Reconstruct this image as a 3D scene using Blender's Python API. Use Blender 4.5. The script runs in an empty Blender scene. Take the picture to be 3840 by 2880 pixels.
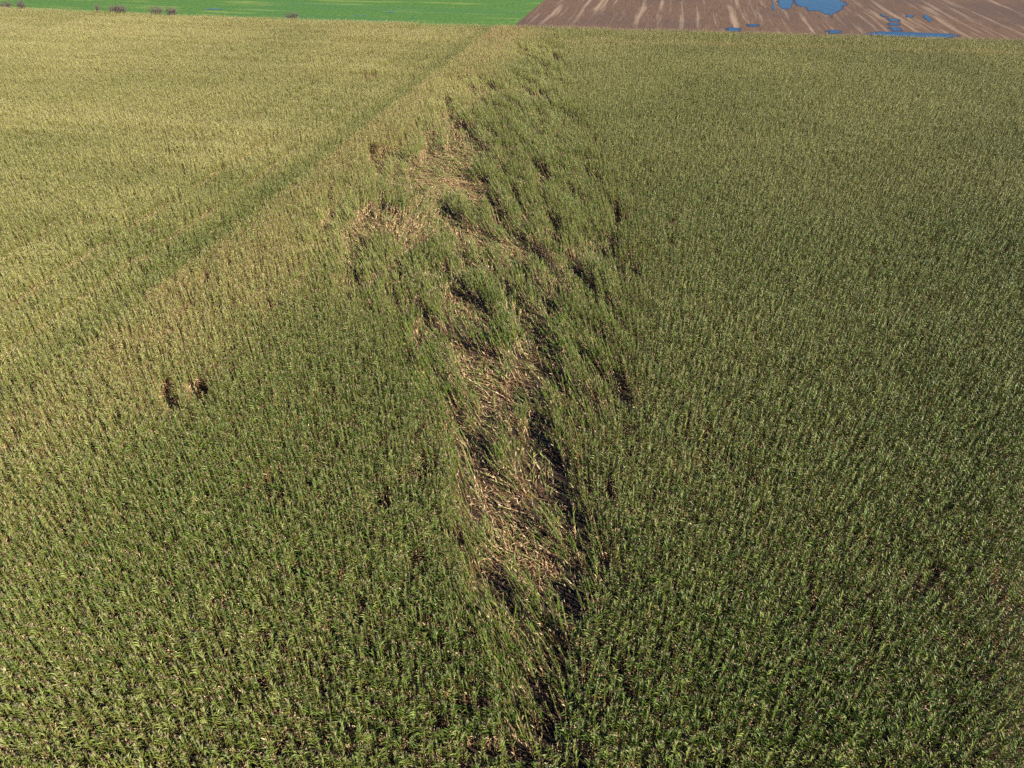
import bpy, math, random
import numpy as np
from mathutils import Vector

random.seed(7); rng = np.random.default_rng(7)
SC = bpy.context.scene
COL = SC.collection
R = math.radians

# ------------------------------------------------------------ camera
H = 38.0; PITCH = 34.8; HFOV = 70.0
cd = bpy.data.cameras.new('camera'); cam = bpy.data.objects.new('camera', cd); COL.objects.link(cam)
cd.sensor_fit = 'HORIZONTAL'; cd.angle = R(HFOV); cd.clip_start = .5; cd.clip_end = 6000
cam.location = (0, 0, H); cam.rotation_euler = (R(90-PITCH), 0, 0)
SC.camera = cam

# ------------------------------------------------------------ sky, sun, exposure
SUN_AZ, SUN_EL = 126.0, 33.0
w = bpy.data.worlds.new('World'); SC.world = w; w.use_nodes = True
nt = w.node_tree; bg = nt.nodes['Background']
sky = nt.nodes.new('ShaderNodeTexSky'); sky.sky_type = 'NISHITA'; sky.sun_disc = False
sky.sun_elevation = R(SUN_EL); sky.sun_rotation = R(SUN_AZ)
sky.air_density = 1.0; sky.dust_density = 0.3; sky.ozone_density = 4.5
hs_ = nt.nodes.new('ShaderNodeHueSaturation'); hs_.inputs['Saturation'].default_value = 1.5; hs_.inputs['Hue'].default_value = .515
nt.links.new(sky.outputs[0], hs_.inputs['Color']); nt.links.new(hs_.outputs[0], bg.inputs[0]); bg.inputs[1].default_value = 0.05
sl = bpy.data.lights.new('sun', 'SUN'); sun = bpy.data.objects.new('sun', sl); COL.objects.link(sun)
sl.energy = 5.0; sl.angle = R(.5); sl.color = (1, .93, .83)
sd = Vector((math.sin(R(SUN_AZ))*math.cos(R(SUN_EL)), math.cos(R(SUN_AZ))*math.cos(R(SUN_EL)), math.sin(R(SUN_EL))))
sun.rotation_euler = sd.to_track_quat('Z', 'Y').to_euler(); sun.location = (60, -40, 80)
vs = SC.view_settings; vs.view_transform = 'Standard'; vs.look = 'None'; vs.exposure = 1.15; vs.gamma = 1
SC.cycles.max_bounces = 5; SC.cycles.diffuse_bounces = 1; SC.cycles.transmission_bounces = 2
SC.cycles.use_denoising = False
SC.cycles.caustics_reflective = False; SC.cycles.caustics_refractive = False

# ------------------------------------------------------------ layout maths (survey of the place, metres)
F = 1920/math.tan(R(HFOV/2)); CP, SP = math.cos(R(PITCH)), math.sin(R(PITCH))
def G(px, py, z=0.0):
    """place on the level z seen at this point of the survey photograph"""
    px = np.asarray(px, float); py = np.asarray(py, float)
    u = px-1920; up = 1440-py
    k = (H-z)/(F*SP-up*CP)
    return np.stack([u*k, (F*CP+up*SP)*k], -1)
def P(x, y, z):
    d = H-z
    dep = y*CP+d*SP; up = y*SP-d*CP
    return 1920+F*x/dep, 1440-F*up/dep, dep
ANG = R(11.3)
E1 = np.array([math.sin(ANG), math.cos(ANG)])      # along the boundary between the fields, away
E2 = np.array([math.cos(ANG), -math.sin(ANG)])     # along the far edge, to the right
def st(p): return p@E1, p@E2
def xy(s, t): return np.stack([s*E1[0]+t*E2[0], s*E1[1]+t*E2[1]], -1)
CAN = 2.6
T0 = float(np.mean([st(G(x*1.736, y*1.736, CAN))[1] for x, y in ((1050, 70), (590, 420), (300, 640), (60, 820))]))
SFL = float(np.mean([st(G(x*1.736, y*1.736, CAN))[0] for x, y in ((30, 15), (500, 33), (900, 47))]))
SFR = float(np.mean([st(G(x*1.736, y*1.736, CAN))[0] for x, y in ((1250, 57), (1700, 69), (2180, 81))]))
THL = float(np.mean([st(G(x*1.736, y*1.736, CAN))[1] for x, y in ((870, 85), (640, 190), (380, 330))]))
def SF(t): return np.interp(t, np.array([-183, -113, -51, -22, 26, 74])*H/32, np.array([194, 192.3, 192, 193, 195, 197])*H/32)
print('T0', T0, 'SFL', SFL, 'SFR', SFR, 'THL', THL)

def lattice(seed):
    g = np.random.default_rng(seed).random((256, 256))
    def f(x, y):
        xi = np.floor(x).astype(int); yi = np.floor(y).astype(int)
        fx = x-xi; fy = y-yi; fx = fx*fx*(3-2*fx); fy = fy*fy*(3-2*fy)
        a = g[xi % 256, yi % 256]; b = g[(xi+1) % 256, yi % 256]; c = g[xi % 256, (yi+1) % 256]; d = g[(xi+1) % 256, (yi+1) % 256]
        return (a*(1-fx)+b*fx)*(1-fy)+(c*(1-fx)+d*fx)*fy
    return f
N1, N2, N3, N4, N5 = [lattice(i) for i in range(5)]
def sstep(a, b, x):
    t = np.clip((x-a)/(b-a), 0, 1); return t*t*(3-2*t)

def inpoly(p, poly):
    x, y = p[:, 0], p[:, 1]; ins = np.zeros(len(p), bool)
    n = len(poly)
    for i in range(n):
        x1, y1 = poly[i]; x2, y2 = poly[(i+1) % n]
        if y1 == y2: continue
        c = ((y1 > y) != (y2 > y)) & (x < (x2-x1)*(y-y1)/(y2-y1)+x1)
        ins ^= c
    return ins
def dseg(p, a, b):
    d = b-a; L = max(float(d@d), 1e-9)
    t = np.clip(((p-a)@d)/L, 0, 1)
    return np.hypot(*(p-a-t[:, None]*d).T)
def dline(p, pts):
    m = np.full(len(p), 1e9)
    for a, b in zip(pts[:-1], pts[1:]): m = np.minimum(m, dseg(p, a, b))
    return m
def sdpoly(p, poly):
    """signed distance, negative inside"""
    d = dline(p, list(poly)+[poly[0]])
    return np.where(inpoly(p, poly), -d, d)
def r4(pts): return [(1200+.5425*x, 400+.5425*y) for x, y in pts]
def r5(pts): return [(1400+.4973*x, 1100+.4973*y) for x, y in pts]
def r6(pts): return [(1500+.4521*x, 1600+.4521*y) for x, y in pts]
def r7(pts): return [(1600+.3617*x, 2300+.3617*y) for x, y in pts]
def dd(pts): return [(1.736*x, 1.736*y) for x, y in pts]
def poly_world(pts, zf=0.0, zn=1.5):
    ys = [p[1] for p in pts]; y0, y1 = min(ys), max(ys)
    out = []
    for x, y in pts:
        f = min(1, max(0, ((y-y0)/max(1, y1-y0)-.25)/.5))
        out.append(G(x, y, zf+(zn-zf)*f))
    return np.array(out)
def line_world(pts, z=1.35): return [G(x, y, z) for x, y in pts]

# flattened areas: (outline, flat amount, missing share, dryness)
FLAT = [
 (r4([(690,400),(770,335),(960,345),(1080,420),(1060,500),(900,470),(720,450)]), 1, .05, 1.0),
 (r4([(700,430),(1060,460),(1060,520),(900,525),(760,540),(640,590),(610,560),(620,480)]), .93, .2, .62),
 (r4([(670,590),(760,540),(900,505),(1020,510),(1210,550),(1230,630),(1100,630),(1000,595),(850,600),(720,640)]), 1, .05, .95),
 (r4([(620,600),(700,590),(840,590),(860,760),(900,830),(800,900),(600,910),(450,860),(520,780),(590,750)]), .96, .1, .78),
 (r4([(190,915),(320,800),(440,770),(560,770),(700,860),(560,910),(350,860),(230,940)]), .97, .05, .9),
 (r4([(840,740),(1000,810),(1150,860),(1300,890),(1460,915),(1480,1000),(1200,965),(880,900)]), .97, .15, .8),
 (r4([(900,190),(935,150),(990,165),(1030,240),(1100,300),(1200,335),(1090,380),(930,345),(860,330),(900,280)]), .95, .4, .75),
 (r4([(750,235),(850,240),(860,330),(760,330)]), .85, .5, .45),
 (r4([(375,360),(510,365),(520,410),(440,470),(390,440)]), .95, .4, .8),
 (r4([(540,900),(720,880),(760,960),(640,1010),(560,990)]), .95, .2, .7),
 (r4([(820,1340),(940,1340),(1110,1370),(1180,1420),(1250,1570),(1120,1510),(1040,1440),(900,1410),(790,1420)]), .95, .35, .6),
 (r4([(940,1220),(1000,1290),(1100,1390),(980,1370)]), .9, .5, .4),
 (r5([(640,455),(760,460),(860,500),(1000,530),(1120,600),(1190,700),(1200,880),(1120,950),(980,930),(860,850),(760,740),(690,640)]), .97, .55, .55),
 (r5([(740,700),(960,720),(1150,800),(1180,900),(1050,940),(900,870),(820,800)]), 1, .78, .5),
 (r6([(520,210),(640,200),(760,280),(880,380),(900,490),(760,400),(640,300),(540,280)]), .8, .55, .9),
 (r6([(690,500),(800,430),(1000,480),(1130,560),(1230,650),(1290,850),(1370,1020),(1390,1150),(1310,1240),(1190,1200),(1010,1180),(860,1020),(750,850),(680,650)]), .97, .12, .72),
 (r6([(700,600),(900,650),(1000,800),(1060,980),(900,960),(760,860)]), 1, .05, .97),
 (r6([(700,1190),(830,1180),(920,1300),(1040,1450),(1090,1600),(960,1570),(860,1430),(780,1320)]), .9, .8, .3),
 (r7([(920,1100),(1000,950),(1110,1150),(1150,1270),(1060,1300),(940,1220)]), .7, .6, .4),
]
# open cracks where the stand has parted: (line, width in metres)
CRACK = [
 (r4([(980,180),(1060,230),(1150,320)]), 1.2), (r4([(1100,290),(1290,300),(1400,320),(1480,365)]), .9),
 (r4([(820,640),(880,720),(940,790),(1040,840)]), 1.7), (r4([(1190,640),(1240,720),(1310,800),(1440,905)]), 1.1),
 (r4([(1290,800),(1350,850)]), .9), (r4([(1595,445),(1612,525)]), .8), (r4([(1770,540),(1776,610)]), .7),
 (r4([(1815,615),(1855,665)]), .7), (r4([(2060,675),(2070,770),(2078,870)]), .8), (r4([(1625,940),(1670,990),(1735,1010)]), 1.1),
 (r4([(1735,1010),(1790,1090),(1850,1190),(1890,1275)]), 1.2), (r4([(1560,1060),(1640,1165)]), .8),
 (r4([(1575,1270),(1620,1370)]), 1.0), (r4([(1480,1390),(1530,1500),(1600,1640)]), 1.5),
 (r4([(1000,940),(1080,1080)]), 1.1), (r4([(1215,1080),(1240,1150)]), .9), (r4([(785,1470),(840,1580)]), 1.0),
 (r4([(715,1490),(740,1650)]), .9), (r4([(690,1320),(745,1450)]), .6), (r4([(930,60),(960,130)]), .8),
 (r4([(1060,60),(1120,130)]), .8), (r4([(730,70),(850,100)]), .7), (r4([(1240,90),(1330,160)]), .7),
 (r4([(465,235),(480,260)]), .7), (r4([(560,245),(585,285)]), .9), (r4([(360,290),(372,410)]), .8),
 (r4([(330,690),(345,790)]), .8), (r4([(420,690),(520,740)]), .9), (r4([(1700,560),(1720,600)]), .5),
 (r4([(1880,1260),(1890,1290)]), .9), (r4([(2135,1030),(2150,1090)]), .7), (r4([(580,1200),(600,1280)]), .6),
 (r5([(450,205),(500,270),(620,350)]), 1.3), (r5([(380,290),(400,440)]), .8), (r5([(690,400),(860,485)]), 1.2),
 (r5([(1150,100),(1240,280),(1350,420)]), 1.2), (r5([(1190,450),(1250,600),(1300,730)]), 1.8),
 (r5([(1200,890),(1330,960)]), 1.1), (r5([(645,870),(720,1000),(840,1100)]), 1.2),
 (r5([(960,980),(1100,1060),(1180,1180),(1260,1350),(1340,1620)]), 1.4), (r5([(1390,1180),(1400,1330)]), .8),
 (r5([(830,1270),(920,1350),(1010,1450)]), 1.3), (r5([(1850,670),(1910,800),(1955,880)]), .8),
 (r5([(1480,1480),(1500,1620)]), .7), (r5([(450,1290),(500,1340)]), .6), (r5([(1750,250),(1770,330)]), .5),
 (r6([(1160,50),(1210,250),(1250,470),(1300,560)]), 1.3), (r6([(1300,540),(1400,640)]), 1.2), (r6([(1370,650),(1410,780)]), .6),
 (r6([(1380,1090),(1425,1250),(1440,1420),(1470,1600)]), 1.1), (r6([(500,950),(540,1000)]), .8),
 (r6([(1535,1170),(1560,1290)]), .8), (r6([(1290,1230),(1350,1420)]), .8), (r6([(160,1130),(180,1180)]), .8),
 (r7([(1225,640),(1280,760),(1320,920)]), .5), (r7([(1300,1150),(1350,1480)]), .5), (r7([(375,910),(405,1120)]), .5),
 (r7([(1950,480),(2070,880)]), .5), (r7([(1080,1400),(1120,1600)]), .5), (r7([(540,250),(560,400)]), .5),
 (dd([(368,835),(362,862),(384,890)]), 1.0), (dd([(432,830),(436,862)]), 1.2), (dd([(435,862),(470,876)]), .35),
 (dd([(838,1078),(836,1112)]), .9), (dd([(1356,822),(1367,882)]), .7), (dd([(1408,302),(1450,316)]), .7), (dd([(1288,300),(1292,318)]), .7),
 (dd([(1160,205),(1195,222)]), 1.3), (dd([(1183,108),(1214,132)]), .9), (dd([(1170,92),(1190,98)]), .6), (dd([(835,92),(872,82)]), 1.1),
 (dd([(640,188),(700,170)]), .9), (dd([(260,403),(275,396)]), .8), (dd([(1110,170),(1150,190)]), .7), (dd([(1230,250),(1285,290)]), .6),
 (dd([(1175,370),(1195,385)]), .8), (dd([(1355,140),(1420,150)]), .4), (dd([(975,185),(992,188)]), .8), (dd([(1095,600),(1110,640)]), .7),
]
ARCS = [(r4([(1000,100),(1080,220),(1180,330)]), 1.5), (r4([(1090,290),(1280,285),(1400,320),(1500,380),(1600,540)]), 1.3),
 (r4([(1050,480),(1130,540),(1210,620),(1300,770),(1450,920),(1580,1080),(1690,1240),(1760,1340)]), 1.5), (r4([(1150,170),(1290,230),(1420,290)]), 1.0),
 (r4([(1600,880),(1700,1000),(1800,1120),(1890,1270)]), 1.4), (r4([(1340,560),(1420,700),(1480,830)]), 1.0), (r4([(1540,600),(1640,780),(1720,930)]), .9),
 (r4([(860,1150),(980,1290),(1110,1400)]), 1.3), (r4([(1180,1050),(1290,1200),(1390,1380),(1470,1560)]), 1.2), (r4([(1330,1000),(1430,1120),(1540,1290)]), 1.2),
 (r4([(930,960),(1030,1040),(1090,1120)]), 1.3), (r4([(1250,-60),(1380,20),(1480,60)]), 1.0), (r4([(1180,-140),(1300,-80)]), 1.0), (r4([(1110,-60),(1230,10),(1330,60)]), .9),
 (r5([(1130,80),(1240,300),(1330,480),(1420,700)]), 1.5), (r5([(1380,500),(1460,700),(1520,900)]), .8), (r5([(560,240),(700,350),(820,420)]), 1.0),
 (r5([(700,900),(820,1100),(900,1280)]), 1.1), (r5([(1250,950),(1350,1200),(1430,1500)]), 1.1), (r6([(1060,250),(1120,480)]), .9), (r6([(1480,560),(1560,900),(1620,1200)]), .6),
 (dd([(1130,190),(1165,215),(1200,225)]), 1.2), (dd([(1095,215),(1150,250),(1190,275)]), 1.0), (dd([(1190,240),(1260,265)]), .8), (dd([(1330,560),(1360,620)]), .7)]
FLATW = [(poly_world(a, 0, 2.2 if i < 10 else 1.5), b, c, d) for i, (a, b, c, d) in enumerate(FLAT)]
ARCW = [(line_world(a), b) for a, b in ARCS]
CRACKW = [(line_world(a), b) for a, b in CRACK]
SWATH = [G(x*1.736, y*1.736, .8) for x, y in ((1010,190),(1000,290),(960,380),(930,480),(960,560),(1000,640),(1030,740),(1080,860),(1110,950),(1140,1100),(1170,1240),(1120,1330),(1170,1450),(1150,1600))]
SWID = [7, 8, 12, 17, 15, 10, 8, 6, 5, 4.5, 4.5, 3.5, 2.2, 1.5]
RIGHTARM = [G(x*1.736, y*1.736, .8) for x, y in ((1160,110),(1160,200),(1200,320),(1260,460),(1270,600),(1210,740),(1190,860))]
# lean headings (degrees clockwise from +Y) seen at places of the swath
DIRS = [((1010,290),-30),((950,355),-75),((900,440),35),((880,490),25),((800,500),-60),((960,400),-80),((1000,460),-35),((1080,500),-60),((1000,600),-25),
        ((1100,640),-28),((1010,760),-50),((1060,820),-55),((1080,890),-55),((1080,980),-30),((1080,1080),-45),((1110,1150),-50),((1130,1240),-45),
        ((1150,1400),-35),((1200,1000),-15),((1250,560),-22),((1130,330),-30),((940,690),-30),((700,520),-40),((820,350),-30)]
DIRW = np.array([G(x*1.736, y*1.736, .8) for (x, y), _ in DIRS]); DIRA = np.radians([a for _, a in DIRS])

def swath_level(p):
    D = np.zeros(len(p))
    for i in range(len(SWATH)-1):
        a, b = SWATH[i], SWATH[i+1]; d = b-a
        t = np.clip(((p-a)@d)/(d@d), 0, 1); r = np.hypot(*(p-a-t[:, None]*d).T)
        wd = SWID[i]*(1-t)+SWID[i+1]*t
        D = np.maximum(D, 1-sstep(wd*.55, wd*1.35, r))
    D = np.maximum(D, .85*(1-sstep(2.5, 10, dline(p, RIGHTARM))))
    return D
def heading(p):
    W = 1/(((p[:, None, :]-DIRW[None])**2).sum(-1)+4)**1.5
    W /= W.sum(1, keepdims=True)
    return np.arctan2(W@np.sin(DIRA), W@np.cos(DIRA))

def damage(p, strong=True):
    """lean angle (deg), heading, missing share, dryness raise, flat amount"""
    n = len(p)
    D = swath_level(p)
    wob = np.stack([N1(p[:, 0]*.9, p[:, 1]*.9)-.5, N2(p[:, 0]*.9, p[:, 1]*.9)-.5], -1)*1.3
    q = p+wob
    flat = np.zeros(n); miss = np.zeros(n); dry = np.zeros(n)
    near = D > .01
    idx = np.where(near)[0]
    for poly, fl, ms, dr in FLATW:
        lo = poly.min(0)-2; hi = poly.max(0)+2
        k = np.where((q > lo).all(1) & (q < hi).all(1))[0]
        if not len(k): continue
        m = 1-sstep(-.35, .35, sdpoly(q[k], poly))
        flat[k] = np.maximum(flat[k], fl*m)
        miss[k] = miss[k]*(1-m)+ms*m
        dry[k] = dry[k]*(1-m)+dr*m
    q2 = p+wob*.35
    crack = np.zeros(n)
    for ln, wd in CRACKW:
        a = np.array(ln); lo = a.min(0)-2; hi = a.max(0)+2
        k = np.where((q2 > lo).all(1) & (q2 < hi).all(1))[0]
        if not len(k): continue
        m = 1-sstep(wd*.48, wd*.68, dline(q2[k], ln)); crack[k] = np.maximum(crack[k], m)
    arc = np.zeros(n)
    for ln, wd in ARCW:
        a = np.array(ln); k = np.where((q > a.min(0)-2).all(1) & (q < a.max(0)+2).all(1))[0]
        if len(k): arc[k] = np.maximum(arc[k], 1-sstep(wd*.4, wd*.75, dline(q[k], ln)))
    # wind streaks, drawn out along the swath
    a = R(-14); u = p[:, 0]*math.cos(a)-p[:, 1]*math.sin(a); v = p[:, 0]*math.sin(a)+p[:, 1]*math.cos(a)
    stk = N3(u*1.05+3, v*.30)*.6+N4(u*.5, v*.16+9)*.4
    gap = sstep(.57, .66, stk)*sstep(.15, .7, D)
    lean = D*(14+34*N5(p[:, 0]*.35, p[:, 1]*.25)+14*sstep(.5, .7, stk))
    return lean, D, np.clip(np.maximum(miss, np.maximum(np.maximum(crack*.98, arc*.95), gap*.6)), 0, 1), dry, flat, np.maximum(crack, arc), sstep(.45, .62, stk)*D

# ------------------------------------------------------------ helpers
def tag(o, label=None, cat=None, group=None, kind=None):
    if label: o['label'] = label
    if cat: o['category'] = cat
    if group: o['group'] = group
    if kind: o['kind'] = kind
    return o
class MB:
    def __init__(s): s.v = []; s.f = []; s.m = []; s.c = []
    def face(s, vs, mat, tone):
        s.f.append(vs); s.m.append(mat); s.c.append(tone)
    def strip(s, pts, sides, widths, mat, tone, fold=0.0, ups=None):
        """leaf-like strip: pts centre line, sides unit vectors, fold lifts the margins"""
        b = len(s.v); n = len(pts)
        for p, sv, wd, up in zip(pts, sides, widths, ups):
            s.v += [tuple(p-sv*wd+up*fold*wd), tuple(p), tuple(p+sv*wd+up*fold*wd)]
        for i in range(n-1):
            for j in (0, 1):
                k = b+i*3+j
                s.face((k, k+1, k+4, k+3), mat, tone)
    def tube(s, pts, rad, mat, tone, n=4, cap=True):
        b = len(s.v)
        for i, (p, r) in enumerate(zip(pts, rad)):
            d = (pts[min(i+1, len(pts)-1)]-pts[max(i-1, 0)]).normalized()
            a = d.orthogonal().normalized(); c = d.cross(a)
            for k in range(n):
                t = 2*math.pi*k/n; s.v.append(tuple(p+a*math.cos(t)*r+c*math.sin(t)*r))
        for i in range(len(pts)-1):
            for k in range(n):
                s.face((b+i*n+k, b+i*n+(k+1) % n, b+(i+1)*n+(k+1) % n, b+(i+1)*n+k), mat, tone)
        if cap: s.face(tuple(b+(len(pts)-1)*n+k for k in range(n)), mat, tone)
    def mesh(s, name, mats):
        me = bpy.data.meshes.new(name); me.from_pydata(s.v, [], s.f)
        for m in mats: me.materials.append(m)
        if len(mats) > 1: me.polygons.foreach_set('material_index', s.m)
        ca = me.attributes.new('tone', 'FLOAT_COLOR', 'FACE')
        ca.data.foreach_set('color', np.array([(a, b, 0, 1) for a, b in s.c], 'f').ravel())
        me.update(); return me

def new_mat(name):
    m = bpy.data.materials.new(name); m.use_nodes = True
    nt = m.node_tree; nt.nodes.clear(); out = nt.nodes.new('ShaderNodeOutputMaterial')
    return m, nt, out
def node(nt, typ, **kw):
    n = nt.nodes.new(typ)
    for k, v in kw.items():
        if k == 'inp':
            for a, b in v.items():
                if isinstance(b, bpy.types.NodeSocket): nt.links.new(b, n.inputs[a])
                else: n.inputs[a].default_value = b
        else: setattr(n, k, v)
    return n
def math_n(nt, op, a, b=None, clamp=False):
    n = nt.nodes.new('ShaderNodeMath'); n.operation = op; n.use_clamp = clamp
    for i, x in enumerate((a, b)):
        if x is None: continue
        if isinstance(x, bpy.types.NodeSocket): nt.links.new(x, n.inputs[i])
        else: n.inputs[i].default_value = x
    return n.outputs[0]
def mix_c(nt, f, a, b):
    n = nt.nodes.new('ShaderNodeMix'); n.data_type = 'RGBA'
    for i, x in ((0, f), (6, a), (7, b)):
        if isinstance(x, bpy.types.NodeSocket): nt.links.new(x, n.inputs[i])
        elif i == 0: n.inputs[0].default_value = x
        else: n.inputs[i].default_value = (*x, 1)
    return n.outputs[2]
def remap(nt, x, a, b, c=0., d=1.):
    n = nt.nodes.new('ShaderNodeMapRange'); nt.links.new(x, n.inputs[0])
    for i, v in enumerate((a, b, c, d)): n.inputs[i+1].default_value = v
    return n.outputs[0]

def plant_mat(name, green, green2, yellow, tan, bias, rough=.5, trans=.25, wgt=1.0, spec=.5):
    m, nt, out = new_mat(name)
    tone = node(nt, 'ShaderNodeAttribute', attribute_name='tone'); sep = node(nt, 'ShaderNodeSeparateColor', inp={0: tone.outputs[0]})
    dry = node(nt, 'ShaderNodeAttribute', attribute_name='dry', attribute_type='INSTANCER'); yel = node(nt, 'ShaderNodeAttribute', attribute_name='yel', attribute_type='INSTANCER')
    oi = node(nt, 'ShaderNodeObjectInfo')
    g = mix_c(nt, sep.outputs[1], green, green2)
    g = mix_c(nt, yel.outputs[2], g, yellow)
    x = math_n(nt, 'ADD', math_n(nt, 'ADD', sep.outputs[0], math_n(nt, 'MULTIPLY', dry.outputs[2], wgt)), math_n(nt, 'MULTIPLY', oi.outputs['Random'], .18))
    x = remap(nt, math_n(nt, 'ADD', x, bias), .8, 1.0)
    c = mix_c(nt, x, g, mix_c(nt, sep.outputs[1], tuple(t*k for t, k in zip(tan, (.6, .52, .45))), tuple(min(1, t*1.35) for t in tan)))
    hsv = node(nt, 'ShaderNodeHueSaturation', inp={'Color': c, 'Value': remap(nt, oi.outputs['Random'], 0, 1, .82, 1.2)})
    bs = node(nt, 'ShaderNodeBsdfPrincipled', inp={'Base Color': hsv.outputs[0], 'Roughness': rough, 'Specular IOR Level': spec})
    if trans:
        tr = node(nt, 'ShaderNodeBsdfTranslucent', inp={0: hsv.outputs[0]})
        mx = node(nt, 'ShaderNodeMixShader', inp={0: trans, 1: bs.outputs[0], 2: tr.outputs[0]})
        nt.links.new(mx.outputs[0], out.inputs[0])
    else: nt.links.new(bs.outputs[0], out.inputs[0])
    return m
LEAF = plant_mat('corn_leaf', (.045, .095, .010), (.14, .19, .022), (.33, .32, .085), (.38, .265, .13), 0.0, .45, .13, .75, .4)
STALK = plant_mat('corn_stalk', (.14, .14, .04), (.20, .16, .06), (.28, .19, .08), (.34, .19, .08), 0.1, .5, 0)
TASSEL = plant_mat('corn_tassel', (.19, .145, .07), (.30, .22, .13), (.47, .40, .23), (.40, .29, .18), 0.0, .8, 0)
HUSK = plant_mat('corn_husk', (.42, .36, .18), (.5, .40, .22), (.55, .42, .24), (.6, .45, .27), 0.2, .6, .1)

# ------------------------------------------------------------ the corn plant
Z = Vector((0, 0, 1))
def leaf(mb, base, az, elev, length, width, droop, tone, nseg=5, twist=0.):
    h = Vector((math.cos(az), math.sin(az), 0)); pts = []; sd_ = []; ws = []; ups = []
    p = base.copy(); e = elev; L = length/nseg
    prof = (.55, 1.0, .95, .72, .42, .05) if nseg == 5 else (.7, 1.0, .6, .05)
    for i in range(nseg+1):
        side = Vector((-math.sin(az), math.cos(az), 0)); d = h*math.cos(e)+Z*math.sin(e); up = side.cross(d)*-1
        tw = twist*i/nseg; s2 = side*math.cos(tw)+up*math.sin(tw)
        pts.append(p.copy()); sd_.append(s2); ws.append(width*.5*prof[i]); ups.append(up)
        p = p+d*L; e -= droop/nseg*(1+.5*i/nseg)
    mb.strip(pts, sd_, ws, 1, tone, .35, ups)
def plant_parts(rs, height=2.75, leaves=15, dryness=0., swept=False):
    """stalk, foliage, tassel, ear as separate builders, material indices 0..3"""
    st_, fo, ta, ea = MB(), MB(), MB(), MB()
    bend = Vector((rs.uniform(-.06, .06), rs.uniform(-.06, .06), 0))
    top = height-.3
    def ax(z): f = z/top; return Vector((0, 0, z))+bend*f*f
    st_.tube([ax(0), ax(top*.4), ax(top*.75)], [.018, .015, .011], 0, (rs.uniform(.45, .9), rs.random()))
    st_.tube([ax(top*.75), ax(top)], [.011, .008], 0, (rs.uniform(.1, .4), rs.random()))
    plane = rs.uniform(0, math.pi)
    for i in range(leaves):
        f = (i+.6)/leaves; z = top*(.12+.86*f**.9)
        az = plane+(i % 2)*math.pi+rs.uniform(-.6, .6)
        low = f < .38
        ln = (.31+.27*math.sin(math.pi*min(1, f*1.05)))*rs.uniform(.75, 1.15)
        age = (1-f)*.8+rs.uniform(-.3, .25)+(.35 if low else 0)
        if swept: leaf(fo, ax(z), az, rs.uniform(1.15, 1.45), ln*1.1, rs.uniform(.04, .075), rs.uniform(.2, .7), (min(1, max(0, age-.1+dryness)), rs.random()), 5, rs.uniform(-.8, .8)); continue
        leaf(fo, ax(z), az, rs.uniform(.95, 1.35) if not low else rs.uniform(-.2, .7), ln*(.8 if low else 1), rs.uniform(.035, .06) if low else rs.uniform(.055, .08), rs.uniform(.3, 1.7) if not low else rs.uniform(1.2, 2.2), (min(1, max(0, age+dryness)), rs.random()), 5, rs.uniform(-1.3, 1.3))
    a = ax(top)
    ta.tube([a, a+Z*.13, a+Z*.27+Vector((rs.uniform(-.03, .03),)*2+(0,))], [.007, .007, .003], 2, (rs.random(), rs.random()), 3)
    for k in range(5):
        az = rs.uniform(0, 6.28); h = Vector((math.cos(az), math.sin(az), 0)); z0 = a+Z*rs.uniform(.02, .10)
        l = rs.uniform(.10, .18); t = rs.uniform(.12, .45)
        ta.tube([z0, z0+(h*math.sin(t)+Z*math.cos(t))*l*.5, z0+(h*math.sin(t+.4)+Z*math.cos(t+.4))*l], [.005, .005, .0025], 2, (rs.random(), rs.random()), 3)
    az = plane+rs.uniform(-.5, .5); h = Vector((math.cos(az), math.sin(az), 0)); b = ax(top*.45)+h*.02; t = rs.uniform(.35, .9)
    d = h*math.sin(t)+Z*math.cos(t)
    ea.tube([b, b+d*.06, b+d*.15, b+d*.24, b+d*.28], [.015, .030, .033, .02, .006], 3, (rs.uniform(.2, 1), rs.random()), 5)
    return st_, fo, ta, ea
def merge(parts):
    m = MB()
    for q in parts:
        b = len(m.v); m.v += q.v; m.f += [tuple(i+b for i in f) for f in q.f]; m.m += q.m; m.c += q.c
    return m
MATS = [STALK, LEAF, TASSEL, HUSK]
def broken_parts(rs):
    """stub that still stands with the upper stalk folded over to the ground"""
    st_, fo, ta, ea = MB(), MB(), MB(), MB()
    hb = rs.uniform(.35, .85); az = rs.uniform(-.4, .4); L = rs.uniform(1.0, 1.6)
    a = Vector((0, 0, 0)); b = Vector((hb*.1, 0, hb)); r = min(L, 2.0); dz = hb-.05
    hx = math.sqrt(max(.2, r*r-dz*dz)); c = b+Vector((math.cos(az)*hx, math.sin(az)*hx, -dz))
    st_.tube([a, b*.6, b], [.018, .016, .015], 0, (rs.uniform(.8, 1), rs.random()))
    st_.tube([b, (b+c)*.5, c], [.014, .012, .008], 0, (rs.uniform(.7, 1), rs.random()))
    for i in range(7):
        f = (i+.5)/7; p = b+(c-b)*f
        leaf(fo, p, az+rs.uniform(-1.2, 1.2), rs.uniform(-.5, .4), rs.uniform(.4, .75), rs.uniform(.06, .09), rs.uniform(.2, 1.2), (rs.uniform(.35, 1), rs.random()), 5, rs.uniform(-1, 1))
    leaf(fo, b*.6, az+rs.uniform(2, 4), -.6, .4, .05, .8, (1, rs.random()), 3)
    for k in range(5):
        t = rs.uniform(-.6, .6); ta.tube([c, c+Vector((math.cos(az+t)*.2, math.sin(az+t)*.2, rs.uniform(0, .06)))], [.008, .004], 2, (rs.random(), rs.random()), 3)
    p = (b+c)*.5; ea.tube([p, p+Vector((.08, .03, -.03)), p+Vector((.22, .07, -.06))], [.015, .032, .01], 3, (.9, rs.random()), 5)
    return st_, fo, ta, ea

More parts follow.
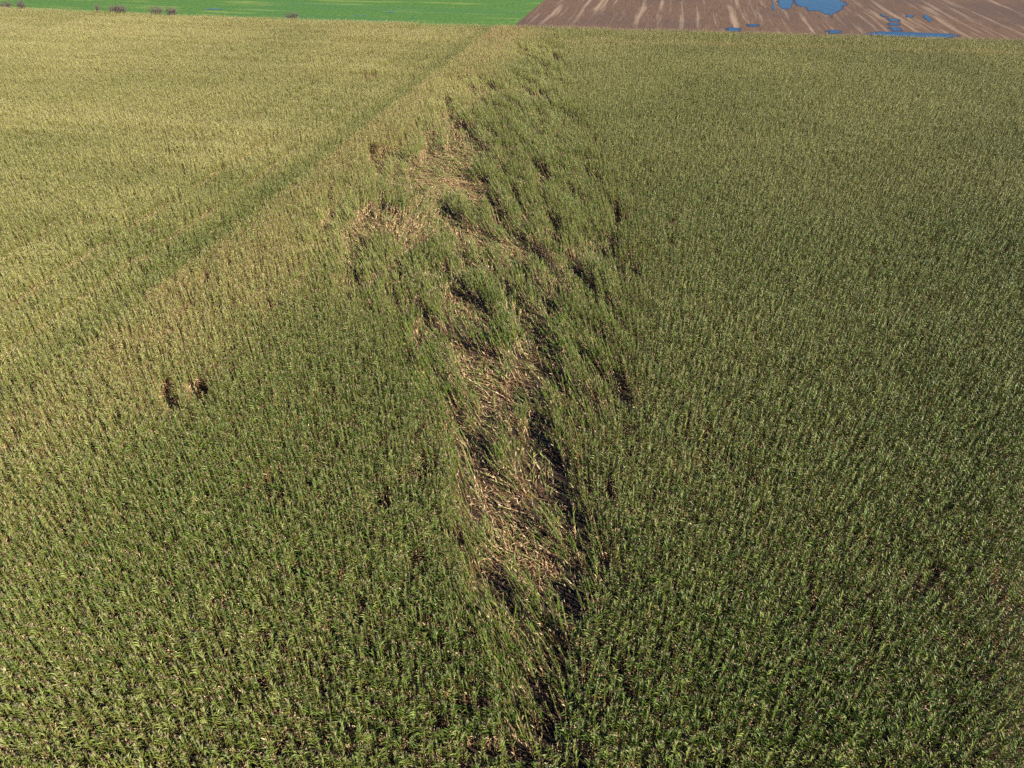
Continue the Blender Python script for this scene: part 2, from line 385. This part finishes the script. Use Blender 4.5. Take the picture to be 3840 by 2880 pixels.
def library(name, meshes):
    c = bpy.data.collections.new(name)
    for me in meshes:
        c.objects.link(bpy.data.objects.new(me.name, me))
    return c
rs = random.Random(3)
V_STAND = [merge(plant_parts(rs, rs.uniform(2.6, 2.9), rs.choice((14, 15, 16)))).mesh('standing_corn_%02d' % i, MATS) for i in range(12)] + \
          [merge(plant_parts(rs, rs.uniform(2.6, 2.9), 14, 0, True)).mesh('standing_corn_%02d' % (12+i), MATS) for i in range(8)]
V_LAID = [merge(plant_parts(rs, rs.uniform(2.2, 2.7), 9, rs.uniform(-.15, .1), True)).mesh('laid_corn_%02d' % i, MATS) for i in range(6)] + \
         [merge(broken_parts(rs)).mesh('laid_corn_%02d' % (6+i), MATS) for i in range(4)]
def litter(rs):
    m = MB()
    k = rs.random()
    if k < .7:
        leaf(m, Vector((0, 0, .02)), 0, rs.uniform(.0, .5), rs.uniform(.3, .65), rs.uniform(.04, .08), rs.uniform(.3, 1.0), (rs.uniform(.55, 1), rs.random()), 5, rs.uniform(-2, 2))
    else: m.tube([Vector((0, 0, .02)), Vector((.4, .05, .06)), Vector((rs.uniform(.7, 1.3), 0, .02))], [.014, .013, .009], 0, (rs.uniform(.7, 1), rs.random()))
    return m
V_LIT = [litter(rs).mesh('corn_litter_%02d' % i, MATS) for i in range(10)]
C_STAND, C_LAID, C_LIT = library('standing corn kinds', V_STAND), library('laid corn kinds', V_LAID), library('litter kinds', V_LIT)

def eulers(lean, head, yaw):
    """lean (rad) towards compass heading, own yaw first"""
    th = math.pi/2-head
    ca, sa = np.cos(lean), np.sin(lean); ct, s_t = np.cos(th), np.sin(th); cy, sy = np.cos(yaw-th), np.sin(yaw-th)
    # R = Rz(th) Ry(lean) Rz(yaw-th)
    r00 = ct*ca*cy-s_t*sy; r10 = s_t*ca*cy+ct*sy; r20 = -sa*cy; r21 = sa*sy; r22 = ca
    return np.stack([np.arctan2(r21, r22), -np.arcsin(np.clip(r20, -1, 1)), np.arctan2(r10, r00)], -1)
def scatter(name, pts, rot, scl, idx, dry, coll, yel):
    me = bpy.data.meshes.new(name); n = len(pts)
    me.vertices.add(n); me.vertices.foreach_set('co', pts.astype('f').ravel())
    me.attributes.new('rot', 'FLOAT_VECTOR', 'POINT').data.foreach_set('vector', rot.astype('f').ravel())
    me.attributes.new('scl', 'FLOAT', 'POINT').data.foreach_set('value', scl.astype('f'))
    me.attributes.new('pick', 'INT', 'POINT').data.foreach_set('value', idx.astype('i'))
    me.attributes.new('yel', 'FLOAT', 'POINT').data.foreach_set('value', np.clip(yel, 0, 1).astype('f'))
    me.attributes.new('dry', 'FLOAT', 'POINT').data.foreach_set('value', dry.astype('f'))
    o = bpy.data.objects.new(name, me); COL.objects.link(o)
    ng = bpy.data.node_groups.new(name+'_nodes', 'GeometryNodeTree')
    ng.interface.new_socket('Geometry', in_out='INPUT', socket_type='NodeSocketGeometry')
    ng.interface.new_socket('Geometry', in_out='OUTPUT', socket_type='NodeSocketGeometry')
    gi = ng.nodes.new('NodeGroupInput'); go = ng.nodes.new('NodeGroupOutput')
    def att(nm, t):
        a = ng.nodes.new('GeometryNodeInputNamedAttribute'); a.data_type = t; a.inputs[0].default_value = nm; return a.outputs[0]
    ci = ng.nodes.new('GeometryNodeCollectionInfo'); ci.inputs[0].default_value = coll; ci.inputs[1].default_value = True; ci.inputs[2].default_value = True
    ip = ng.nodes.new('GeometryNodeInstanceOnPoints'); er = ng.nodes.new('FunctionNodeEulerToRotation')
    L = ng.links.new
    L(gi.outputs[0], ip.inputs['Points']); L(ci.outputs[0], ip.inputs['Instance']); ip.inputs['Pick Instance'].default_value = True
    L(att('pick', 'INT'), ip.inputs['Instance Index']); L(att('rot', 'FLOAT_VECTOR'), er.inputs[0]); L(er.outputs[0], ip.inputs['Rotation'])
    L(att('scl', 'FLOAT'), ip.inputs['Scale']); L(ip.outputs[0], go.inputs[0])
    md = o.modifiers.new('scatter', 'NODES'); md.node_group = ng
    print(name, n)
    return o

# ------------------------------------------------------------ where the plants stand
ROW, STEP = .76, .175
def rows_grid(s0, s1, t0, t1, along_s):
    if along_s: a = np.arange(t0, t1, ROW); b = np.arange(s0, s1, STEP); T, S = np.meshgrid(a, b, indexing='ij')
    else: a = np.arange(s0, s1, ROW); b = np.arange(t0, t1, STEP); S, T = np.meshgrid(a, b, indexing='ij')
    j = rng.normal(0, 1, S.shape+(2,))
    if along_s: S = S+j[..., 0]*.05; T = T+j[..., 1]*.03
    else: T = T+j[..., 0]*.05; S = S+j[..., 1]*.03
    p = xy(S.ravel(), T.ravel())
    return visible(p)
def visible(p, m=150):
    x, y, d = P(p[:, 0], p[:, 1], 2.2); x2, y2, d2 = P(p[:, 0], p[:, 1], 0)
    k = (p[:, 1] > 3) & (d > 1) & (x > -m) & (x < 3840+m) & (y > -m) & (y < 2880+m*1.3)
    return p[k]
TSTRIP = T0+13.7
SW = (p_ := None)
left_main = rows_grid(20, SFL+7, -310, THL-.5, False)
left_head = rows_grid(-20, SFL-2.0, THL, T0-.4, True)
right_strip = rows_grid(-20, SFR+2, T0+.35, TSTRIP, True)
right_main = rows_grid(-40, SFR+9, TSTRIP+.3, 310, False)
print('counts', len(left_main), len(left_head), len(right_strip), len(right_main))

def common(p):
    x, y = p[:, 0], p[:, 1]
    n = len(p)
    big = N1(x*.05+7, y*.05+7); mid = N2(x*.3, y*.3); hgt = N3(x*.12+31, y*.12+5)
    lean = np.abs(rng.normal(0, 4.5, n)); head = rng.uniform(-math.pi, math.pi, n)
    scl = 1+.06*rng.normal(0, 1, n)+.12*(hgt-.5)
    keep = rng.random(n) > .04+.6*sstep(.70, .80, N4(x*1.1, y*.8))*sstep(.35, .6, N2(x*.07+3, y*.07))
    return big, mid, lean, head, scl, keep

# left field
k = st(left_main); left_main = left_main[k[0] < SF(k[1])]
pl = np.concatenate([left_main, left_head]); nl = len(pl)
big, mid, lean, head, scl, keep = common(pl)
s_, t_ = st(pl)
isl = np.arange(nl) < len(left_main)
crack = np.zeros(nl)
for ln, wd in CRACKW:
    a = np.array(ln); k = np.where((pl > a.min(0)-2).all(1) & (pl < a.max(0)+2).all(1))[0]
    if len(k): crack[k] = np.maximum(crack[k], dline(pl[k], ln) < wd*.5)
keep &= crack < .5
seam = np.abs(t_-THL)
keep &= ~((np.minimum(np.abs(t_-T0+6.5), np.abs(t_-T0+13)) < .4) & (N3(s_*.15+50, t_*.1) > .5))
keep &= ~((seam < .5) & (N3(s_*.12, t_*.1) > .62))
wav = N5(s_*.35, t_*.03)-.5
dryl = .12+.16*(big-.5)+.10*wav+.14*sstep(90, 230, s_)+np.where(isl, .05, -.02)+.15*(1-sstep(0, 3, SF(t_)-s_))+rng.normal(0, .06, nl)
scl = scl+.16*wav
yell = -.28*(1-sstep(2.5, 4.5, T0-t_))+.16*(1-sstep(2, 5, np.abs(t_-THL-4)))+.62+.5*(big-.5)+.35*wav+.2*sstep(60, 200, s_)-np.where(isl, 0, .06)+rng.normal(0, .12, nl)  # yellower variety, with sun backscatter and paling by distance painted in too
# right field with the storm track
k = st(right_main); right_main = right_main[k[0] < SF(k[1])]
k = st(right_strip); right_strip = right_strip[k[0] < SF(k[1])]
pr = np.concatenate([right_strip, right_main]); nr = len(pr)
big2, mid2, lean2, head2, scl2, keep2 = common(pr)
s2, t2 = st(pr)
lv, D, miss, fdry, flat, crk, stkv = damage(pr)
scl2 = scl2*(1+.04*D-.22*stkv)
hd = heading(pr)+rng.normal(0, .22, nr)*(.6+D)
strip = 1-sstep(8, 20, t2-T0)
edge = np.maximum(1-sstep(0, 3.2, np.abs(SF(t2)-s2-.5)), .85*(1-sstep(1.5, 3.0, np.abs(SF(t2)-s2-19))))*sstep(0, 25, t2-T0-5)
edge = np.maximum(edge, .35*(1-sstep(16, 21, SF(t2)-s2)))
strip = strip*sstep(5, 55, s2)
dryr = .03+.12*(big2-.4)+.50*strip*(.55+.8*mid2)+.55*edge+.07*sstep(60, 190, s2)+rng.normal(0, .06, nr)
dryr = dryr*(1-.2*D)+.05*D
yelr = .08+.35*(big2-.4)+.35*strip+.3*edge+.42*sstep(30, 190, s2)-.02*D+rng.normal(0, .12, nr)  # distance term paints the light, hazy paling of far corn into its colour
gone = keep2 & (rng.random(nr) < miss)
fell = gone & (flat < .3) & (rng.random(nr) < np.where(crk > .5, .2, .3))
keep2 &= ~gone
isflat = (flat > .25+.3*rng.random(nr)) & (rng.random(nr) > np.where(fdry > .85, .02, .13))
L_ang = np.radians(np.where(flat > .4, 45+18*rng.random(nr), np.where(flat > .02, lv+28*flat, lv))+lean2*.8)
# mean lean plus own wobble
stand = keep2 & ~isflat
laid = (keep2 & isflat) | fell
rotL = eulers(np.radians(lean), head, rng.uniform(-3.14, 3.14, nl))
hdS = np.where(D > .05, hd, head2)
rotS = eulers(L_ang, hdS, rng.uniform(-3.14, 3.14, nr))
lay = np.radians(np.clip(78+rng.normal(0, 7, nr)+6*flat, 55, 89))
rotF = eulers(lay, heading(pr)+rng.normal(0, .38, nr), rng.uniform(-3.14, 3.14, nr))
pickS = rng.integers(0, 12, nr); swp = rng.random(nr) < sstep(.1, .6, D)*.9; pickS[swp] = 12+rng.integers(0, 8, swp.sum()); pickF = rng.integers(0, 6, nr)
zS = np.zeros(nr); zF = rng.uniform(0, .22, nr)*flat
fdry = np.where(fell, .12, fdry)
# folded stalks keep their stub upright: only turn them towards the lean
folded = laid & ~fell & (rng.random(nr) < .16)
pickF[folded] = 6+rng.integers(0, 4, folded.sum())
rotF[folded] = np.stack([np.zeros(folded.sum()), np.zeros(folded.sum()), math.pi/2-hd[folded]], -1)
zF[folded] = 0

# the plants that show largest become plants of their own
px, py, dep = P(pr[:, 0], pr[:, 1], 2.0)
cand = np.where(stand & (px > 8) & (px < 3832) & (py < 2868) & (py > 0))[0]
NEAR = cand[np.argsort(dep[cand])[:300]]
stand[NEAR] = False
pf = P(pr[:, 0], pr[:, 1], .3)
candf = np.where(folded)[0]
FOLD = candf[np.argsort(pf[2][candf])[:240]]
laid2 = laid.copy(); laid2[FOLD] = False
z3 = lambda p, z: np.concatenate([p, z[:, None]], 1)
kl = keep
o = scatter('left_corn_field', z3(pl, np.zeros(nl))[kl], rotL[kl], scl[kl]*.98, rng.integers(0, 12, nl)[kl], np.clip(dryl, 0, 1)[kl], C_STAND, yell[kl])
tag(o, 'yellowish standing corn filling the field left of the long diagonal boundary', 'corn field', kind='stuff')
o = scatter('right_corn_field', z3(pr, zS)[stand], rotS[stand], scl2[stand], pickS[stand], np.clip(dryr, 0, 1)[stand], C_STAND, yelr[stand])
tag(o, 'dark green corn standing and leaning around the storm track, right of the boundary', 'corn field', kind='stuff')
dF = np.clip(fdry*.72+rng.normal(0, .25, nr), 0, 1)
o = scatter('flattened_corn', z3(pr, zF)[laid2], rotF[laid2], scl2[laid2], pickF[laid2], dF[laid2], C_LAID, np.full(laid2.sum(), .35))
tag(o, 'mat of flattened straw coloured corn stalks lying along the storm track', 'flattened corn', kind='stuff')
# loose leaves and stalk pieces on the soil of the track
k = (flat > .3) | ((crk > .4) & (rng.random(nr) < .5))
base = np.repeat(pr[k], 3, 0); base = base+rng.uniform(-.45, .45, base.shape); nn = len(base)
keepL = rng.random(nn) < .75
o = scatter('corn_litter', z3(base, rng.uniform(.01, .12, nn))[keepL], np.stack([rng.normal(0, .2, nn), rng.normal(0, .2, nn), math.pi/2-np.repeat(heading(pr[k]), 3)+rng.normal(0, .6, nn)], -1)[keepL],
            rng.uniform(.7, 1.25, nn)[keepL], rng.integers(0, 10, nn)[keepL], np.clip(np.repeat(fdry[k], 3)+rng.normal(0, .2, nn), 0, 1)[keepL], C_LIT, np.full(keepL.sum(), .4))
tag(o, 'torn corn leaves and stalk pieces strewn over the bare soil of the track', 'litter', kind='stuff')

PARTN = ('stalk', 'foliage', 'tassel', 'ear')
def kit(fn, seed, n):
    rs = random.Random(seed); out = []
    for i in range(n):
        out.append([q.mesh(PARTN[j], [MATS[j]]) for j, q in enumerate(fn(rs))])
    return out
K_ST = kit(lambda r: plant_parts(r, r.uniform(2.6, 2.9), 15), 11, 8); K_BR = kit(broken_parts, 12, 6)
def place(name, parts, loc, rot, scl, dry, label, cat, group):
    r = bpy.data.objects.new(name, None); COL.objects.link(r); r.empty_display_size = .2
    r.location = loc; r.rotation_euler = rot; r.scale = (scl,)*3
    tag(r, label, cat, group)
    for nm, me in zip(PARTN, parts):
        c = bpy.data.objects.new(nm, me); COL.objects.link(c); c.parent = r; c['dry'] = float(dry); c['yel'] = .2
for n, i in enumerate(NEAR):
    place('corn_plant', K_ST[n % 8], (pr[i, 0], pr[i, 1], 0), rotS[i], scl2[i], max(0, dryr[i]),
          'green corn plant with tan tassel in the nearest rows along the bottom edge', 'corn plant', 'corn plants of the nearest rows')
yF = np.array([P(*pr[i], .3)[1] for i in FOLD])
for n, i in enumerate(FOLD):
    y = yF[n]
    lb = 'snapped corn stalk folded over its stub in the ' + ('small dark opening nearest the bottom edge' if y > 2080 else 'straw strewn clearing of the lower track' if y > 1630 else 'bare soil clearing halfway along the track' if y > 1250 else 'wide upper clearing of the track')
    place('snapped_corn_stalk', K_BR[n % 6], (pr[i, 0], pr[i, 1], 0), rotF[i], 1.0, .6, lb, 'corn stalk', lb.replace('snapped corn stalk folded over its stub', 'snapped stalks'))

# ------------------------------------------------------------ ground
def coords(nt, sx, sy, sz=1.):
    tc = node(nt, 'ShaderNodeTexCoord')
    rot = node(nt, 'ShaderNodeMapping', inp={0: tc.outputs['Object'], 'Rotation': (0, 0, ANG)})
    return node(nt, 'ShaderNodeMapping', inp={0: rot.outputs[0], 'Scale': (sx, sy, sz)}).outputs[0]
def noise(nt, vec, scale, detail=4, rough=.55):
    return node(nt, 'ShaderNodeTexNoise', inp={0: vec, 'Scale': scale, 'Detail': detail, 'Roughness': rough}).outputs[0]
def finish(nt, out, col, rough, bump=None, dist=.05, strength=.6, spec=.3):
    bs = node(nt, 'ShaderNodeBsdfPrincipled', inp={'Base Color': col, 'Roughness': rough, 'Specular IOR Level': spec})
    if bump is not None:
        b = node(nt, 'ShaderNodeBump', inp={'Height': bump, 'Strength': strength, 'Distance': dist}); nt.links.new(b.outputs[0], bs.inputs['Normal'])
    nt.links.new(bs.outputs[0], out.inputs[0])
def sheet(name, pts, z, mat):
    me = bpy.data.meshes.new(name); me.from_pydata([(x, y, z) for x, y in pts], [], [tuple(range(len(pts)))]); me.materials.append(mat)
    o = bpy.data.objects.new(name, me); COL.objects.link(o); o['kind'] = 'structure'; return o
SOIL, nt, out = new_mat('soil')
v = coords(nt, 1, 1); a = noise(nt, v, 1.3, 6); b = noise(nt, v, 9, 5, .7)
c = mix_c(nt, remap(nt, a, .35, .65), (.040, .026, .018), (.072, .048, .032)); c = mix_c(nt, remap(nt, b, .5, .75), c, (.10, .07, .047))
finish(nt, out, c, .9, b, .12, .9, .08)
sheet('ground', [(-4000, -4000), (4000, -4000), (4000, 4000), (-4000, 4000)], 0, SOIL)
GREEN, nt, out = new_mat('green_crop')
v = coords(nt, 1, 1); vl = coords(nt, .03, .18); a = noise(nt, vl, 1.0, 5, .6); b = noise(nt, v, .8, 6, .8); c3 = noise(nt, coords(nt, .012, .05), 1, 3)
c = mix_c(nt, remap(nt, b, .36, .64), (.045, .11, .022), (.11, .21, .045))
c = mix_c(nt, remap(nt, a, .54, .70, 0, .75), c, (.24, .28, .07))
c = mix_c(nt, remap(nt, c3, .5, .7, 0, .6), c, (.06, .15, .05))
finish(nt, out, c, .8, b, .35, .9, .1)
TG = st(G(1910, 60, 0))[1]
gy = xy(SFL-.4, 0)
tB = T0+2.5
sheet('green_field', [xy(SFL+.6, -1500), xy(SFL+.6, THL-8), xy(SFR+3.5, T0-5), xy(SFR+6.0, tB), xy(2500, tB), xy(2500, -1500)], .02, GREEN)
BROWN, nt, out = new_mat('harvested_soil')
v = coords(nt, 1, 1)
warp = noise(nt, coords(nt, .05, .02), 1, 2)
vv = coords(nt, .42, .012); add = node(nt, 'ShaderNodeVectorMath', operation='ADD', inp={0: vv}); cx = node(nt, 'ShaderNodeCombineXYZ', inp={0: math_n(nt, 'MULTIPLY', warp, .8)}); nt.links.new(cx.outputs[0], add.inputs[1])
stripe = noise(nt, add.outputs[0], 1.0, 5, .65)
fine = noise(nt, coords(nt, 3.2, .12), 1.0, 4, .6)
broad = noise(nt, coords(nt, .03, .015), 1.0, 3)
tc = node(nt, 'ShaderNodeTexCoord'); rot = node(nt, 'ShaderNodeMapping', inp={0: tc.outputs['Object'], 'Rotation': (0, 0, ANG)})
sx = node(nt, 'ShaderNodeSeparateXYZ', inp={0: rot.outputs[0]})
head_ = remap(nt, sx.outputs[1], SFR+4, SFR+16, 1, 0)
c = mix_c(nt, remap(nt, fine, .35, .65), (.105, .062, .037), (.165, .106, .067))
c = mix_c(nt, math_n(nt, 'MULTIPLY', remap(nt, stripe, .53, .66), math_n(nt, 'SUBTRACT', 1.0, head_)), c, (.29, .205, .135))
c = mix_c(nt, remap(nt, broad, .48, .66, 0, .6), c, (.088, .062, .052))
hs = noise(nt, coords(nt, .03, 1.6), 1.0, 4, .6)
c = mix_c(nt, math_n(nt, 'MULTIPLY', head_, .75), c, mix_c(nt, remap(nt, hs, .5, .68), (.08, .052, .047), (.22, .15, .095)))
finish(nt, out, c, .8, noise(nt, v, 3, 5, .7), .2, .9, .1)
sheet('harvested_field', [xy(SFR+.8, tB), xy(SFR+.8, 1500), xy(2500, 1500), xy(2500, tB)], .02, BROWN)
# bare corner where the four fields meet
CORN, nt, out = new_mat('dry_weeds'); v = coords(nt, 1, 1); b = noise(nt, v, 2.5, 5, .7)
finish(nt, out, mix_c(nt, remap(nt, b, .4, .6), (.26, .15, .075), (.13, .10, .05)), .9, b, .3, .9)
a0 = np.array([xy(SFL-3.5, THL+14), xy(SFR+.5, T0+.6), xy(SFR+6, tB), xy(SFR+4.5, T0-6.5), xy(SFL+2.0, T0-12)])
sheet('bare_corner', [tuple(q) for q in a0], .026, CORN)

# ------------------------------------------------------------ water
WATER, nt, out = new_mat('water')
b = noise(nt, coords(nt, 1, 1), 2.2, 3)
finish(nt, out, (0.02, 0.035, 0.06, 1), .15, b, .05, .6, .8)
def q3(pts): return [(2560+.3345*x, .3345*y) for x, y in pts]
def q4(pts): return [(2560+.5787*x, .5787*y) for x, y in pts]
MUD, nt, out = new_mat('wet_mud'); finish(nt, out, (.055, .036, .027, 1), .35, None, spec=.5)
NP = [0]
def puddle(pts, label, mud=True):
    rr = random.Random(len(pts)*7+int(pts[0][0]))
    dense = []
    for (x1, y1), (x2, y2) in zip(pts, pts[1:]+pts[:1]):
        n = max(2, int(math.hypot(x2-x1, (y2-y1)*3)/4))
        for i in range(n):
            f = i/n; dense.append(G(x1+(x2-x1)*f+rr.uniform(-1.2, 1.2), y1+(y2-y1)*f+rr.uniform(-.35, .35), 0))
    A = np.array(dense); c = A.mean(0); d = A-c; r_ = np.hypot(*d.T)[:, None]
    NP[0] += 1; ex = c+d*(1+(.9+.5*np.sin(np.arange(len(A))*.9)[:, None]*.6)/np.maximum(r_, 1.5))
    mu = sheet('wet_mud', [tuple(p) for p in ex], .022+.0025*NP[0]*(1 if mud else 0), MUD if mud else GREEN) if mud else None
    o = sheet('puddle', [tuple(p) for p in dense], .07, WATER); tag(o, label, 'puddle')
puddle(q3([(1230,-90),(1258,0),(1270,40),(1330,80),(1380,75),(1410,120),(1540,125),(1590,165),(1640,150),(1672,200),(1680,150),(1740,130),(1780,100),(1780,70),(1830,55),(1810,30),(1760,10),(1730,-20),(1700,-90)]), 'large blue pond of rainwater at the top edge of the brown field')
puddle(q3([(1100,-40),(1078,20),(1075,50),(1110,100),(1190,100),(1215,80),(1215,50),(1235,40),(1225,-10),(1180,-50)]), 'smaller blue pool just left of the large pond')
puddle(q3([(995,-20),(1010,60),(998,90),(1030,120),(1032,80),(1014,30),(1012,-20)]), 'narrow upright sliver of water left of the pools')
puddle(q3([(505,318),(560,312),(635,322),(620,350),(520,352)]), 'short puddle on the field margin below the straw streaks')
puddle(q3([(1640,345),(1700,340),(1770,350),(1750,375),(1650,378)]), 'puddle on the margin just left of the long one')
puddle(q4([(1180,222),(1290,206),(1430,210),(1560,216),(1700,218),(1790,234),(1700,246),(1450,240),(1300,236)]), 'long blue strip of water along the corn edge at the right')
puddle(q4([(1340,178),(1400,180),(1415,200),(1370,202)]), 'little puddle above the middle of the long water strip')
for k_, (p_, l_) in enumerate([([(1450,98),(1492,100),(1485,112),(1455,110)], 'small puddle right of the large pond, level with its tip'),
   ([(1560,96),(1580,100),(1612,128),(1600,142),(1570,118)], 'slanting puddle farthest to the right in the brown field'),
   ([(1285,92),(1300,96),(1330,108),(1300,108)], 'small puddle nearest the right end of the large pond'),
   ([(1330,118),(1395,128),(1400,142),(1345,136)], 'thin upper puddle of the cluster above the long strip'),
   ([(1340,150),(1390,152),(1400,164),(1345,166)], 'thin lower puddle of the cluster above the long strip'),
   ([(430,160),(480,158),(485,170),(435,172)], 'faint small puddle left of the straw streaks')]):
    puddle(q4(p_), l_)
# little pools in the green crop
for k_, (x, y, ww, l_) in enumerate([(800, 35, 40, 'long pale pool farthest left in the green field'), (58*1.0+1280, 59, 9, 'tiny pool in the green field left of a pair'), (1366, 60, 9, 'tiny pool in the green field right of a pair'), (1462, 46, 18, 'pale pool farthest up in the green field'), (1545, 69, 9, 'tiny pool nearest the corn in the green field')]):
    puddle([(x-ww, y), (x-ww*.3, y-1.6), (x+ww*.6, y-1.2), (x+ww, y+.6), (x, y+1.6)], l_, False)

# ------------------------------------------------------------ brown shrubs beyond the left field
TWIG, nt, out = new_mat('twigs'); finish(nt, out, (.10, .07, .05, 1), .9)
BRUSH, nt, out = new_mat('withered_leaves')
oi = node(nt, 'ShaderNodeAttribute', attribute_name='tone')
finish(nt, out, mix_c(nt, node(nt, 'ShaderNodeSeparateColor', inp={0: oi.outputs[0]}).outputs[0], (.08, .06, .055), (.19, .145, .12)), .9)
def shrub(cx, cy_top, wpx, label):
    base = G(cx, cy_top+6, 1.6); s, t = st(base); base = xy(max(s, SFL+1.2), t)
    dist = P(base[0], base[1], 2)[2]; wd = wpx/F*dist*.75
    hgt = 3.0
    r = bpy.data.objects.new('shrub', None); COL.objects.link(r); r.location = (base[0], base[1], 0)
    tag(r, label, 'shrub', 'brown shrubs beyond the left corn field')
    rr = random.Random(int(cx)); tw = MB(); fo = MB()
    for i in range(int(14+wd*8)):
        a = rr.uniform(0, 6.28); q = rr.random()**.5; e = Vector((math.cos(a)*q*wd, math.sin(a)*q*wd*.5, hgt*rr.uniform(.6, 1)*(1-.35*q*q)))
        b0 = Vector((e.x*.5, e.y*.5, 0)); mid = (b0+e)*.5+Vector((rr.uniform(-.2, .2), rr.uniform(-.2, .2), .2))
        tw.tube([b0, mid, e], [.05, .03, .01], 0, (0, 0), 3)
        for k in range(45):
            f = rr.uniform(.35, 1.05); c = b0.lerp(e, f)+Vector([rr.gauss(0, .28) for _ in range(3)])
            n = Vector([rr.gauss(0, 1) for _ in range(3)]).normalized(); u = n.orthogonal().normalized(); v_ = n.cross(u); z = rr.uniform(.06, .14)
            bi = len(fo.v); fo.v += [tuple(c-u*z), tuple(c-v_*z*.5), tuple(c+u*z), tuple(c+v_*z*.5)]; fo.face((bi, bi+1, bi+2, bi+3), 0, (rr.random(), 0))
    for nm, mb, m in (('branches', tw, TWIG), ('foliage', fo, BRUSH)):
        o = bpy.data.objects.new(nm, mb.mesh(nm, [m])); COL.objects.link(o); o.parent = r
for a in [(20, 10, 34, 'brown shrub at the left end of the far corn edge'), (76, 9, 26, 'dense brown shrub second from the left on the far corn edge'),
          (425, 23, 34, 'left brown shrub of the touching pair on the far corn edge'), (452, 23, 30, 'right brown shrub of the touching pair on the far corn edge'),
          (582, 29, 38, 'brown shrub just right of the touching pair'), (644, 34, 36, 'low brown shrub midway along the far corn edge'), (1094, 53, 34, 'lone brown shrub farthest right on the far corn edge'),
          (363, 22, 10, 'tiny dark shrub left of the touching pair')]:
    shrub(*a)
